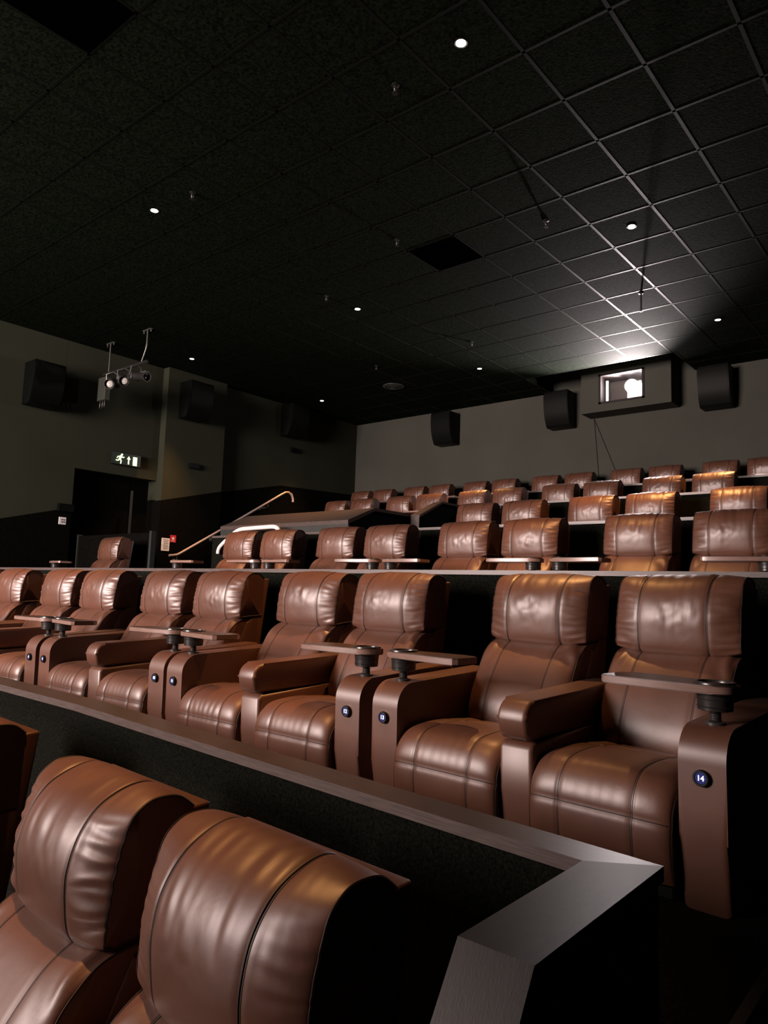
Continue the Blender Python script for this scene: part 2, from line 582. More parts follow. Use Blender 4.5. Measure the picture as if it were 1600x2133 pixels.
# ------------------------------------------------------------------ levels
FL = {0: -1.420, 1: -.87, 2: -.366, 3: .093, 4: .598, 5: 1.116}
FY = {0: .85, 1: 2.97, 2: 5.02, 3: 7.08, 4: 9.14, 5: 11.2}
XL, XR, YB, YF, ZC = -10.61, 1.9, 11.67, -5.6, 3.66
CAPY = {2: 3.33, 3: 5.40, 4: 7.46, 5: 9.52}
CAPZ = {2: .139, 3: .617, 4: 1.100, 5: 1.565}

# ------------------------------------------------------------------ room shell
bm = bmesh.new()
XA = -.457                                            # aisle edge of the stepped platforms
def slab(x0, x1, y0, y1, z):
    add_box(bm, x0, x1, y0, y1, -2.2, z)
slab(XL, XR, YF, 1.34, FL[0])
slab(XL, XA, 1.34, CAPY[2] + .08, FL[1])
slab(XL, XA, CAPY[2] + .08, CAPY[3] + .08, FL[2])
slab(-9.2, XA, CAPY[3] + .08, CAPY[4] + .08, FL[3])
slab(-9.2, XA, CAPY[4] + .08, CAPY[5] + .08, FL[4])
slab(-9.2, XA, CAPY[5] + .08, YB, FL[5])
slab(XL, -9.2, CAPY[3] + .08, 6.95, FL[2])            # landing at the door, then steps along the left wall
nst = 9
for i in range(nst):
    y0 = 6.95 + i * .30
    slab(XL, -9.2, y0, y0 + .30, FL[2] + (i + 1) * (FL[5] - FL[2]) / nst)
slab(XL, -9.2, 6.95 + nst * .30, YB, FL[5])
zz, yy = FL[0], 1.0                                   # right hand aisle steps
while yy < 10.5:
    zz = FL[0] + (yy - .4) * .245
    slab(XA, XR, yy, yy + .52, zz - .10)
    yy += .52
slab(XA, XR, yy, YB, zz)
struct('floor', finish(bm, 'floor', 'carpet'))
bm = bmesh.new()
add_box(bm, XA - .004, XA + .022, 1.46, CAPY[2], FL[1] - .012, FL[1] + .004)
struct('trim_1', finish(bm, 'trim_1', 'panel_grey'))

# walls: back, left (with dark dado and door recess), pilaster, right, front
bm = bmesh.new()
PX0, PX1, PZ0, PZ1, BX0, BX1, BYF, BZ0 = -4.853, -4.10, 3.227, 3.72, -5.17, -3.68, 11.27, 3.098
add_box(bm, XL - .3, BX0 + .05, YB, YB + .2, 2.02, 4.4)
add_box(bm, BX1 - .05, XR + .3, YB, YB + .2, 2.02, 4.4)
add_box(bm, BX0 + .05, BX1 - .05, YB, YB + .2, 2.02, BZ0 + .04)
add_box(bm, XL - .3, XR + .3, YB, YB + .2, -2.2, 2.02, 1)
struct('wall_back', finish(bm, 'wall_back', ['wall_grey', 'wall_black']))

def wallz(y):                                        # dado line climbing with the steps
    pts = [(-8.2, -1.9), (0, -.28), (4.325, .861), (5.345, 1.13), (6.77, 1.42), (8.18, 1.736), (9.505, 2.03), (11.9, 2.11)]
    for (a, za), (b, zb) in zip(pts, pts[1:]):
        if a <= y <= b:
            return za + (zb - za) * (y - a) / (b - a)
    return pts[-1][1]
bm = bmesh.new()
DY0, DY1, DZ = 5.345, 6.77, 1.735
ys = [YF - .2, 0, 4.325, DY0, DY1, 8.18, 9.505, YB + .2]
for a, b in zip(ys, ys[1:]):
    za, zb = (DZ, DZ) if a == DY0 else (wallz(a), wallz(b))
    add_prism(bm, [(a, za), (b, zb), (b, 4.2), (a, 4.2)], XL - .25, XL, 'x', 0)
    if a == DY0:
        continue
    add_prism(bm, [(a, -2.2), (b, -2.2), (b, zb), (a, za)], XL - .25, XL, 'x', 1)
add_box(bm, XL - .60, XL - .25, DY0 - .1, DY1 + .1, -2.2, DZ + .1, 1)
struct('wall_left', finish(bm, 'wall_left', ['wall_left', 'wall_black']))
bm = bmesh.new()
PF = XL + .16
add_prism(bm, [(6.76, 1.40), (7.97, 1.70), (7.97, ZC), (6.76, ZC)], XL - .01, PF, 'x', 0)
add_prism(bm, [(6.76, FL[2]), (7.97, FL[2]), (7.97, 1.70), (6.76, 1.40)], XL - .01, PF, 'x', 1)
struct('wall_pilaster', finish(bm, 'wall_pilaster', ['wall_left', 'wall_black']))
bm = bmesh.new()
add_box(bm, XR, XR + .2, YF - .2, YB + .2, -2.2, 4.4)
struct('wall_right', finish(bm, 'wall_right', 'wall_black'))
bm = bmesh.new()
add_box(bm, XL - .3, XR + .3, YF - .2, YF, -2.2, 4.4)
struct('wall_front', finish(bm, 'wall_front', 'wall_black'))

# ceiling: dark tiles in a grid, with a raised pocket in front of the projection port
bm = bmesh.new()
RX0, RX1, RY0 = -5.88, -3.42, 10.62
add_box(bm, XL - .2, XR + .2, YF, RY0, ZC, ZC + .1)
add_box(bm, XL - .2, RX0, RY0, YB + .1, ZC, ZC + .1)
add_box(bm, RX1, XR + .2, RY0, YB + .1, ZC, ZC + .1)
add_box(bm, RX0 - .1, RX1 + .1, RY0 - .1, YB + .1, 4.2, 4.3, 1)
add_box(bm, RX0 - .1, RX0, RY0, YB + .1, ZC + .1, 4.2, 1)
add_box(bm, RX1, RX1 + .1, RY0, YB + .1, ZC + .1, 4.2, 1)
add_box(bm, RX0 - .1, RX1 + .1, RY0 - .1, RY0, ZC + .1, 4.2, 1)
struct('ceiling', finish(bm, 'ceiling', ['tile', 'void']))
# T-bars: 0.6 m grid
bm = bmesh.new()
def bar(x0, x1, y0, y1):
    add_box(bm, x0, x1, y0, y1, ZC - .0018, ZC + .004)
gx = -4.66 - 9 * .6
x = gx
while x < XR:
    ye = YB if not (RX0 < x < RX1) else RY0
    bar(x - .0125, x + .0125, -1.6, ye)
    x += .6
y = 2.21 - 7 * .602
while y < YB:
    if y < RY0:
        bar(XL, XR, y - .0115, y + .0115)
    else:
        bar(XL, RX0, y - .0115, y + .0115)
        bar(RX1, XR, y - .0115, y + .0115)
    y += .602
bar(RX0 - .02, RX1 + .02, RY0 - .02, RY0 + .012)
bar(RX0 - .02, RX0 + .01, RY0, YB)
bar(RX1 - .01, RX1 + .02, RY0, YB)
struct('trim_2', finish(bm, 'trim_2', 'grid'))

# the lit cinema screen on the front wall
bm = bmesh.new()
add_box(bm, -9.0, -5.0, YF + .02, YF + .06, .6, 3.55)
me = finish(bm, 'projection_surface', 'screen')
t = thing('cinema_screen', 'large glowing cinema screen on the front wall', 'screen', (0, 0, 0))
link('projection_surface', me, t)
bm = bmesh.new()
for b in ((-9.1, -9.0, .5, 3.64), (-5.0, -4.9, .5, 3.64), (-9.0, -5.0, 3.55, 3.64), (-9.0, -5.0, .5, .6)):
    add_box(bm, b[0], b[1], YF + .0, YF + .08, b[2], b[3])
link('screen_frame', finish(bm, 'screen_frame', 'wall_black'), t)

sl_ = bpy.data.lights.new('screen_glow', 'AREA')
sl_.shape = 'RECTANGLE'
sl_.size, sl_.size_y = 4.0, 2.9
sl_.energy = SCREEN_POWER
sl_.color = SCREEN_COLOR
sl_.spread = SCREEN_SPREAD
slo = bpy.data.objects.new('screen_glow', sl_)
C.objects.link(slo)
slo.parent = t
slo.location = (-7.0, YF + .10, 2.07)
slo.rotation_euler = (R(90), 0, 0)                    # shines along +y into the hall

# ------------------------------------------------------------------ projection box, port, projector
bm = bmesh.new()
add_box(bm, BX0, PX0, BYF, YB, BZ0, 4.15)
add_box(bm, PX1, BX1, BYF, YB, BZ0, 4.15)
add_box(bm, PX0, PX1, BYF, YB, BZ0, PZ0)
add_box(bm, PX0, PX1, BYF, YB, PZ1, 4.15)
struct('wall_port', finish(bm, 'wall_port', 'wall_grey'))
bm = bmesh.new()
for b in ((PX0, PX1, PZ0, PZ0 + .025), (PX0, PX1, PZ1 - .02, PZ1), (PX0, PX0 + .03, PZ0, PZ1), (PX1 - .03, PX1, PZ0, PZ1)):
    add_box(bm, b[0] - .004, b[1] + .004, BYF - .014, YB + .02, b[2] - .004, b[3] + .004)
wf = struct('window_1', finish(bm, 'window_1', 'frame_dark'))
bm = bmesh.new()
add_box(bm, PX0 + .025, PX1 - .025, BYF + .030, BYF + .036, PZ0 + .02, PZ1 - .015)
link('window_pane', finish(bm, 'window_pane', 'glass'), wf)
# booth room behind the port
bm = bmesh.new()
add_box(bm, PX0 - .9, PX1 + .9, 13.2, 13.3, 2.2, 4.4)
add_box(bm, PX0 - 1.0, PX0 - .9, YB + .2, 13.3, 2.2, 4.4)
add_box(bm, PX1 + .9, PX1 + 1.0, YB + .2, 13.3, 2.2, 4.4)
add_box(bm, PX0 - 1.0, PX1 + 1.0, YB + .2, 13.3, 4.3, 4.4)
add_box(bm, PX0 - 1.0, PX1 + 1.0, YB + .2, 13.3, 2.2, 2.3)
struct('wall_booth', finish(bm, 'wall_booth', 'booth'))
LX, LY, LZ = -4.40, 11.50, 3.53
t = thing('film_projector', 'white projector shining behind the glass port in the back wall', 'projector', (LX, LY, LZ))
bm = bmesh.new()
add_box(bm, -.13, .30, .16, .85, -.20, -.005, 0, .012)
add_box(bm, -.13, .10, .16, .85, -.005, .12, 0, .012)
link('body', finish(bm, 'body', 'proj_body', True, 40), t)
bm = bmesh.new()
add_lathe(bm, [(.115, .16), (.115, .04), (.110, .0), (.100, .0), (.098, .03)], axis='y')
link('lens_barrel', finish(bm, 'lens_barrel', 'proj_body', True, 40), t)
bm = bmesh.new()
add_lathe(bm, [(.098, .022), (.07, .010), (0, .004)], axis='y')
link('lens', finish(bm, 'lens', 'proj_light', True), t)
bm = bmesh.new()
add_lathe(bm, [(.055, .165), (.055, .09), (.049, .085), (0, .085)], (.185, 0, .0), axis='y')
link('small_lens', finish(bm, 'small_lens', 'proj_light', True, 40), t)
bm = bmesh.new()
add_box(bm, -.26, -.02, .10, .13, -.262, -.238, 0, .004)
add_box(bm, .01, .17, .10, .13, -.258, -.234, 0, .004)
link('support_rail', finish(bm, 'support_rail', 'proj_body'), t)
bm = bmesh.new()
add_box(bm, -.05, .15, .50, .70, -1.2, -.20)
link('pedestal', finish(bm, 'pedestal', 'dark_metal'), t)
ld = bpy.data.lights.new('projector_beam', 'AREA')
ld.shape = 'DISK'
ld.size = .10
ld.energy = PROJECTOR_POWER
ld.color = PROJECTOR_COLOR
lo = bpy.data.objects.new('projector_beam', ld)
C.objects.link(lo)
lo.parent = t
lo.location = (0, -.165, .0)
lo.rotation_euler = (R(-90), 0, 0)                    # shines along -y, out through the port
sp_ = bpy.data.lights.new('ceiling_spill_spot', 'SPOT')
sp_.energy = SPILL_POWER
sp_.color = PROJECTOR_COLOR
sp_.spot_size = R(100)
sp_.spot_blend = .7
sp_.shadow_soft_size = .07
spo = bpy.data.objects.new('ceiling_spill_spot', sp_)
C.objects.link(spo)
spo.parent = t
spo.location = (-.03, .12, -.225)
spo.rotation_euler = (R(-90 - 22), 0, 0)              # added spot below the lens, standing in for spill on the ceiling
t = thing('booth_light_strip', 'slim upright strip lamp inside the left edge of the projection port', 'lamp', (-4.78, 11.42, 3.46))
bm = bmesh.new()
add_box(bm, -.018, .018, 0, .03, -.20, .19, 0, .004)
link('housing', finish(bm, 'housing', 'proj_body'), t)
bm = bmesh.new()
for z0, z1 in ((-.19, -.10), (-.085, .01), (.03, .15)):
    add_box(bm, -.010, .010, -.004, .002, z0, z1)
link('tube', finish(bm, 'tube', mat('strip_tube', (.9, .85, .85), .4, emit=(1, .9, .9), es=.7)), t)
bl = bpy.data.lights.new('booth_fill_light', 'POINT')  # added fill, brightens the projector body inside the booth
bl.energy = 16.0
bl.color = (1, .82, .80)
bl.shadow_soft_size = .1
blo = bpy.data.objects.new('booth_fill_light', bl)
C.objects.link(blo)
blo.location = (-4.62, 11.80, 3.95)

# cables below the box
for nm, x1, lab in (('cable', -5.03, 'thin dark cable hanging straight down from the projection box corner'), ('cable', -4.70, 'thin dark cable slanting right from the projection box corner')):
    bm = bmesh.new()
    add_tube(bm, smooth_path([(-5.11, YB - .012, 3.09), (-5.11 + (x1 + 5.11) * .5, YB - .012, 2.58), (x1, YB - .012, 2.06)], 12), .008, 6)
    tag(link(nm, finish(bm, nm, 'cable', True)), lab, 'cable')

# ------------------------------------------------------------------ ceiling downlights
def can_mesh():
    bm = bmesh.new()
    add_lathe(bm, [(.048, 0), (.048, -.003), (.042, -.004), (.039, .0), (.036, .012)], seg=28)
    return finish(bm, 'trim_ring', 'black_plastic', True, 50)
def lens_mesh():
    bm = bmesh.new()
    add_lathe(bm, [(.036, .004), (.034, -.003), (.0, -.006)], seg=24)
    return finish(bm, 'lamp_lens', 'lamp', True)
CAN, LENS = can_mesh(), lens_mesh()
spot = bpy.data.lights.new('downlight_beam', 'SPOT')
spot.energy = SPOT_POWER
spot.color = SPOT_COLOR
spot.spot_size = R(60)
spot.spot_blend = .9
spot.shadow_soft_size = .045
DL = [(-2.55, 3.69, 'bright round ceiling downlight nearest the top edge of the photo'),
      (-6.15, 3.69, 'small ceiling downlight at upper left, beside a sprinkler'),
      (-2.55, 6.70, 'small ceiling downlight at upper right, above the lit ceiling tiles'),
      (-6.17, 6.71, 'tiny ceiling downlight near the middle of the ceiling'),
      (-2.56, 9.68, 'tiny ceiling downlight above the right back wall loudspeaker'),
      (-9.76, 6.71, 'tiny ceiling downlight above the pilaster on the left wall'),
      (-6.20, 9.71, 'tiny ceiling downlight left of the projection box'),
      (-9.79, 9.73, 'tiny ceiling downlight near the corner of left and back walls'),
      (-2.55, .70, 'ceiling downlight over the front row, behind the camera view'),
      (-6.17, .70, 'ceiling downlight over the left of the front row')]
for (x, y, lab) in DL:
    t = thing('ceiling_downlight', lab, 'light', (x, y, ZC), group='ceiling downlights')
    link('trim_ring', CAN, t)
    link('lamp_lens', LENS, t)
    so = bpy.data.objects.new('downlight_beam', spot)
    C.objects.link(so)
    so.parent = t
    so.location = (0, 0, -.02)

# sprinklers
def sprinkler_mesh(drop):
    bm = bmesh.new()
    add_lathe(bm, [(.030, 0), (.030, -.006), (.010, -.010), (.010, -.03 - drop), (.015, -.034 - drop), (.006, -.05 - drop), (.006, -.062 - drop)], seg=16)
    add_tube(bm, [(.012, 0, -.03 - drop), (.016, 0, -.045 - drop), (.004, 0, -.064 - drop)], .003, 5)
    add_tube(bm, [(-.012, 0, -.03 - drop), (-.016, 0, -.045 - drop), (-.004, 0, -.064 - drop)], .003, 5)
    add_lathe(bm, [(.004, -.060 - drop), (.022, -.064 - drop), (.022, -.067 - drop), (.0, -.068 - drop)], seg=16)
    return finish(bm, 'sprinkler', 'dark_metal', True, 50)
SP, SPL = sprinkler_mesh(0), sprinkler_mesh(.16)
for (x, y, long, lab) in [(-3.15, 3.74, 0, 'small metal ceiling sprinkler near the top, left of the brightest downlight'),
                    (-5.57, 3.72, 0, 'small metal ceiling sprinkler beside the upper left downlight'),
                    (-3.17, 6.11, 0, 'small metal ceiling sprinkler left of the upper right downlight'),
                    (-3.05, 8.30, 1, 'long hanging metal sprinkler above the lit ceiling tiles'),
                    (-7.50, 8.66, 0, 'small metal ceiling sprinkler beside the round ceiling vent'),
                    (-6.21, 6.17, 0, 'small metal ceiling sprinkler above the middle downlight'),
                    (-4.59, 5.56, 0, 'small metal ceiling sprinkler left of the dark ceiling opening'),
                    (-5.62, 8.58, 0, 'small metal ceiling sprinkler left of the lit ceiling tiles')]:
    o = link('ceiling_sprinkler', SPL if long else SP, None, (x, y, ZC))
    tag(o, lab, 'sprinkler', 'ceiling sprinklers')
# black ceiling panels
for (x, y, lab) in [(-4.66, 5.82, 'square black ceiling panel beside the lit tiles'), (-4.66, 1.61, 'square black ceiling panel in the top left corner of the photo')]:
    bm = bmesh.new()
    add_box(bm, .012, .588, .012, .588, -.004, .0)
    o = link('ceiling_panel', finish(bm, 'ceiling_panel', 'void'), None, (x, y, ZC))
    tag(o, lab, 'ceiling panel', 'black ceiling panels')
bm = bmesh.new()
add_lathe(bm, [(.19, 0), (.19, -.01), (.15, -.02), (.14, -.008), (.10, -.025), (.09, -.010), (.05, -.028), (0, -.028)], seg=36)
tag(link('ceiling_vent', finish(bm, 'ceiling_vent', 'vent', True, 40), None, (-8.0, 9.72, ZC)), 'round dark ceiling vent diffuser before the back wall', 'vent')

# ------------------------------------------------------------------ loudspeakers
def speaker_meshes():
    W = .225
    prof = [(-.36, .62), (-.372, .50), (-.365, .36), (-.335, .20), (-.275, .06), (-.235, .0)]
    p = smooth_path(prof, 14)
    side = [(a, b) for a, b in p] + [(-.03, .0), (-.03, .62)]
    bm = bmesh.new()
    add_prism(bm, side, -W, W, 'x', 0, .010, 2, True)
    cab = finish(bm, 'cabinet', 'spk', True, 35)
    bm = bmesh.new()
    g0 = [(a - .008, b) for a, b in p[1:-1]]
    g1 = [(a + .004, b) for a, b in p[1:-1]]
    add_prism(bm, g0 + g1[::-1], -W + .012, W - .012, 'x', 0)
    gr = finish(bm, 'grille', 'spk_grille', True, 35)
    bm = bmesh.new()
    add_box(bm, -.022, .022, -.286, -.262, .072, .098)
    bd = finish(bm, 'badge', 'metal')
    bm = bmesh.new()
    add_box(bm, -.09, .09, -.05, 0, .16, .46)
    br = finish(bm, 'wall_bracket', 'dark_metal')
    return cab, gr, bd, br
SM = speaker_meshes()
def speaker(loc, rz, lab):
    t = thing('wall_speaker', lab, 'speaker', loc, rz, 'black loudspeakers on the walls')
    for n, m in zip(('cabinet', 'grille', 'badge', 'wall_bracket'), SM):
        link(n, m, t)
speaker((-8.10, YB, 2.93), 0, 'black loudspeaker on the back wall, nearest the left corner')
speaker((-5.66, YB, 2.97), 0, 'black loudspeaker on the back wall just left of the projection box')
speaker((-3.08, YB, 2.97), 0, 'black loudspeaker on the back wall right of the projection box')
speaker((XL, 4.69, 2.52), R(90), 'black loudspeaker on the left wall nearest the camera')
speaker((PF, 7.19, 2.82), R(90), 'black loudspeaker mounted on the pilaster of the left wall')
speaker((XL, 9.63, 3.00), R(90), 'black loudspeaker on the left wall closest to the back corner')

# small wall sensors
for (x, y, z, lab) in [(PF, 7.35, 2.06, 'small black sensor box on the pilaster under its loudspeaker'), (XL, 9.80, 2.78, 'small black sensor box on the left wall under the farthest loudspeaker')]:
    bm = bmesh.new()
    add_box(bm, 0, .05, -.095, .095, -.04, .045, 0, .006)
    add_box(bm, .01, .035, -.085, .085, -.055, -.04, 0)
    tag(link('wall_sensor', finish(bm, 'wall_sensor', 'spk'), None, (x, y, z)), lab, 'sensor', 'wall sensors')

# ------------------------------------------------------------------ exit sign
t = thing('exit_sign', 'lit green exit sign with running man above the dark doorway', 'sign', (XL, 6.15, 1.985))
bm = bmesh.new()
add_box(bm, .01, .07, -.255, .255, -.095, .105, 0, .006)
link('housing', finish(bm, 'housing', 'black_plastic'), t)
bm = bmesh.new()
add_box(bm, .068, .074, -.245, .245, -.085, .095)
link('sign_face', finish(bm, 'sign_face', 'exit_face'), t)
def pic(polys, name):
    bm = bmesh.new()
    for p in polys:
        add_prism(bm, p, .073, .077, 'x')
    link(name, finish(bm, name, 'exit_light'), t)
def limb(a, b, wd):
    a, b = Vector(a), Vector(b)
    d = (b - a).normalized()
    n = Vector((-d.y, d.x)) * wd / 2
    return [tuple(a + n), tuple(b + n), tuple(b - n), tuple(a - n)]
# y runs left to right as seen from the hall
head = [(-.090 + .017 * math.cos(k * .5236), .068 + .017 * math.sin(k * .5236)) for k in range(12)]
pic([head, limb((-.100, .050), (-.125, -.005), .036), limb((-.105, .045), (-.155, .030), .015), limb((-.155, .034), (-.172, .002), .014),
     limb((-.100, .045), (-.068, .020), .015), limb((-.070, .024), (-.048, .034), .014), limb((-.128, .003), (-.098, -.030), .020), limb((-.098, -.024), (-.104, -.078), .018),
     limb((-.126, .0), (-.150, -.034), .018), limb((-.148, -.032), (-.190, -.030), .016)], 'running_figure')
pic([[(.022, -.070), (.042, -.070), (.042, .010), (.064, .010), (.032, .060), (.0, .010), (.022, .010)]], 'arrow')
pic([[(.108, -.078), (.180, -.078), (.180, .062), (.108, .062)]], 'doorway_symbol')

# door in its recess and small wall items
bm = bmesh.new()
add_box(bm, XL - .30, XL - .24, DY0 + .04, DY1 - .35, FL[2], DZ - .06)
d = struct('door_1', finish(bm, 'door_1', 'wall_black'))
bm = bmesh.new()
add_box(bm, XL - .05, XL - .02, 6.330, 6.360, FL[2], DZ - .22)
link('door_jamb', finish(bm, 'door_jamb', 'dark_metal'), d)
t = thing('wall_switch', 'small white square switch plate left of the dark doorway', 'switch', (XL, 5.215, .915))
bm = bmesh.new()
add_box(bm, 0, .012, -.055, .055, -.055, .055, 0, .003)
link('plate', finish(bm, 'plate', 'white'), t)
for a in (-.017, .017):
    for b in (-.017, .017):
        bm = bmesh.new()
        add_lathe(bm, [(.011, .010), (.011, .018), (.0, .019)], (0, a, b), 'x', 12)
        link('key', finish(bm, 'key', 'print'), t)
bm = bmesh.new()
add_box(bm, 0, .06, -.12, .12, -.05, .07, 0, .006)
tag(link('alarm_box', finish(bm, 'alarm_box', 'spk'), None, (XL, 5.24, 1.10)), 'black box on the left wall directly above the white switch', 'box')
t = thing('wall_notice', 'white paper notice on the left wall by the handrail foot', 'notice', (PF, 6.90, .68))
bm = bmesh.new()
add_box(bm, 0, .006, -.075, .075, -.105, .105)
link('sheet', finish(bm, 'sheet', 'white'), t)
for k in range(6):
    bm = bmesh.new()
    add_box(bm, .006, .0075, -.05 + .006 * (k % 3), .055 - .01 * (k % 2), .070 - k * .028, .080 - k * .028)
    link('text_line', finish(bm, 'text_line', 'print'), t)
t = thing('fire_alarm_sign', 'small red fire sign on the left wall above the white notice', 'sign', (PF, 7.04, .785))
bm = bmesh.new()
add_box(bm, 0, .006, -.055, .055, -.06, .06)
link('plate', finish(bm, 'plate', 'red'), t)
bm = bmesh.new()
pts = [(.022 * math.cos(k * .5236), .022 * math.sin(k * .5236) + .005) for k in range(12)]
add_prism(bm, pts, .006, .0075, 'x')
add_box(bm, .006, .0075, -.030, .030, -.038, -.030)
link('symbol', finish(bm, 'symbol', 'white'), t)

# ------------------------------------------------------------------ handrails
t = thing('wall_handrail', 'pale handrail climbing the left wall beside the stairs', 'handrail')
bm = bmesh.new()
hx = PF + .09
path = [(hx, 6.93, .50), (hx, 7.0, .505), (hx, 7.08, .52), (hx, 7.14, .55), (hx, 7.90, .985), (hx, 9.30, 1.80), (hx, 9.42, 1.865), (hx, 9.50, 1.875), (hx, 9.58, 1.84), (hx, 9.62, 1.76), (hx, 9.62, 1.70)]
add_tube(bm, path, .021, 12)
link('rail', finish(bm, 'rail', 'wood_rail', True, 60), t)
for (yy, zz) in ((7.08, .52), (7.80, .93), (9.0, 1.625)):
    bm = bmesh.new()
    wx = PF if yy < 7.97 else XL
    add_tube(bm, [(hx, yy, zz - .015), (hx, yy, zz - .075), (hx - .03, yy, zz - .10), (wx + .005, yy, zz - .10)], .009, 8)
    add_lathe(bm, [(.035, 0), (.035, .012), (.0, .014)], (wx, yy, zz - .10), 'x', 18)
    link('bracket', finish(bm, 'bracket', 'metal', True, 50), t)

# ------------------------------------------------------------------ parapets with timber caps
def cap_strip(bm, p, q, wd, z, th=.028, mi=0, mi_e=1):
    """capping board between two plan points; its front edge runs p -> q, wd deep behind it"""
    p, q = Vector((*p, 0)), Vector((*q, 0))
    d = (q - p).normalized()
    n = Vector((-d.y, d.x, 0)) * wd
    pts = [(v.x, v.y) for v in (p, q, q + n, p + n)]
    fs = add_prism(bm, pts, z - th, z, 'z', mi)
    for f in fs[2:]:
        f.material_index = mi_e
    return fs

# the front one, in three straight runs bending round the second row, with a return along the aisle
ZW = -.45
t = thing('parapet_wall', 'black low wall with timber cap between the front row and the second row', 'low wall')
kk = ZW / -.75
corner_o, corner_i = (-.756 * kk, 2.205 * kk), (-.945 * kk, 2.070 * kk)
RUN = [(corner_i[0], 1.2465), (-2.66, 1.415), (-4.0, 1.440), (-7.6, 1.27), (XL, 1.0)]
WD = .108
bm = bmesh.new()
# mitred strip built from the polyline
def offs(poly, w_):
    out = []
    for i, p in enumerate(poly):
        a = Vector(poly[max(i - 1, 0)]); b = Vector(poly[min(i + 1, len(poly) - 1)]); p = Vector(p)
        d1 = (p - a).normalized() if i else (b - p).normalized()
        d2 = (b - p).normalized() if i < len(poly) - 1 else d1
        n1, n2 = Vector((d1.y, -d1.x)), Vector((d2.y, -d2.x))
        n = (n1 + n2).normalized()
        out.append(tuple(p + n * (w_ / max(n.dot(n1), .3))))
    return out
BK = offs(RUN, WD)
BK[0] = (corner_o[0], corner_o[1] - .0)
def quadprism(bm, a, b, c, d, z0, z1, mi_top, mi_side):
    fs = add_prism(bm, [a, b, c, d], z0, z1, 'z', mi_top)
    for f in fs[2:]:
        f.material_index = mi_side
for i in range(len(RUN) - 1):
    quadprism(bm, RUN[i], RUN[i + 1], BK[i + 1], BK[i], ZW - .026, ZW, 0, 1)
link('wood_cap', finish(bm, 'wood_cap', ['cap_wood', 'cap_edge']), t)['label'] = 'dark timber cap with pale front edge'
bm = bmesh.new()
e0y = 1.434 * kk                                       # where the return starts to slope
xi, xo = corner_i[0], corner_o[0]
add_prism(bm, [RUN[0], BK[0], (xo, e0y), (xi, e0y)], ZW - .026, ZW, 'z')
add_prism(bm, [(e0y, ZW), (e0y - .36, ZW - .52), (e0y - .36, ZW - .548), (e0y, ZW - .026)], xi, xo, 'x')
bmesh.ops.remove_doubles(bm, verts=bm.verts, dist=.0002)
link('end_cap', finish(bm, 'end_cap', 'cap_wood_y'), t)
bm = bmesh.new()
fr = [(p[0], p[1] + .012) for p in RUN]
bk = [(p[0], p[1] - .006) for p in BK]
fr[0] = (xo - .008, fr[0][1] + .004)
bk[0] = (xo - .008, bk[0][1])
for i in range(len(RUN) - 1):
    quadprism(bm, fr[i], fr[i + 1], bk[i + 1], bk[i], FL[0], ZW - .026, 0, 0)
add_prism(bm, [(corner_i[1] + .02, FL[0]), (corner_i[1] + .02, ZW - .026), (e0y - .006, ZW - .026), (e0y - .352, ZW - .540), (e0y - .352, FL[0])], xi + .006, xo - .006, 'x', 0)
link('panel', finish(bm, 'panel', 'black_fabric'), t)

CX0 = {2: XL, 3: -7.22, 4: -5.06, 5: -9.15}
NAMES = {2: 'second', 3: 'third', 4: 'fourth', 5: 'back'}
LBL = {2: 'long black parapet with pale capping strip right behind the second row of recliners',
       3: 'black parapet with pale capping strip behind the third row of recliners',
       4: 'black parapet with pale capping strip behind the fourth row of recliners',
       5: 'black parapet with pale capping strip in front of the back row'}
for k in (2, 3, 4, 5):
    t = thing('parapet_wall', LBL[k], 'low wall')
    bm = bmesh.new()
    cap_strip(bm, (CX0[k] + .01, CAPY[k]), (XA, CAPY[k]), .12, CAPZ[k], .024)
    link('wood_cap', finish(bm, 'wood_cap', ['cap_wood', 'cap_edge']), t)
    bm = bmesh.new()
    add_box(bm, CX0[k] + .015, XA - .01, CAPY[k] + .010, CAPY[k] + .10, FL[k - 1], CAPZ[k] - .024)
    link('panel', finish(bm, 'panel', 'black_fabric'), t)

# return wall at the left end of the fourth row
t = thing('return_wall', 'black low return wall with sloped timber end beside the stepped gap', 'low wall')
bm = bmesh.new()
x0, x1, ya, yb = -5.07, -4.955, 6.56, 7.00
add_prism(bm, [(ya, FL[3]), (ya, .875), (yb, 1.075), (CAPY[4] - .002, 1.075), (CAPY[4] - .002, FL[3])], x0, x1, 'x', 0)
link('panel', finish(bm, 'panel', 'black_fabric'), t)
bm = bmesh.new()
add_prism(bm, [(ya - .008, .872), (ya - .008, .896), (yb - .004, CAPZ[4]), (CAPY[4] - .002, CAPZ[4]), (CAPY[4] - .002, CAPZ[4] - .024), (yb, CAPZ[4] - .024), (ya + .004, .872)], x0 - .008, x1 + .008, 'x', 0)
link('wood_cap', finish(bm, 'wood_cap', 'cap_wood'), t)
bm = bmesh.new()
add_box(bm, x0 - .002, x1 + .002, ya - .010, ya - .001, .70, .872)
link('end_plate', finish(bm, 'end_plate', 'cap_edge'), t)

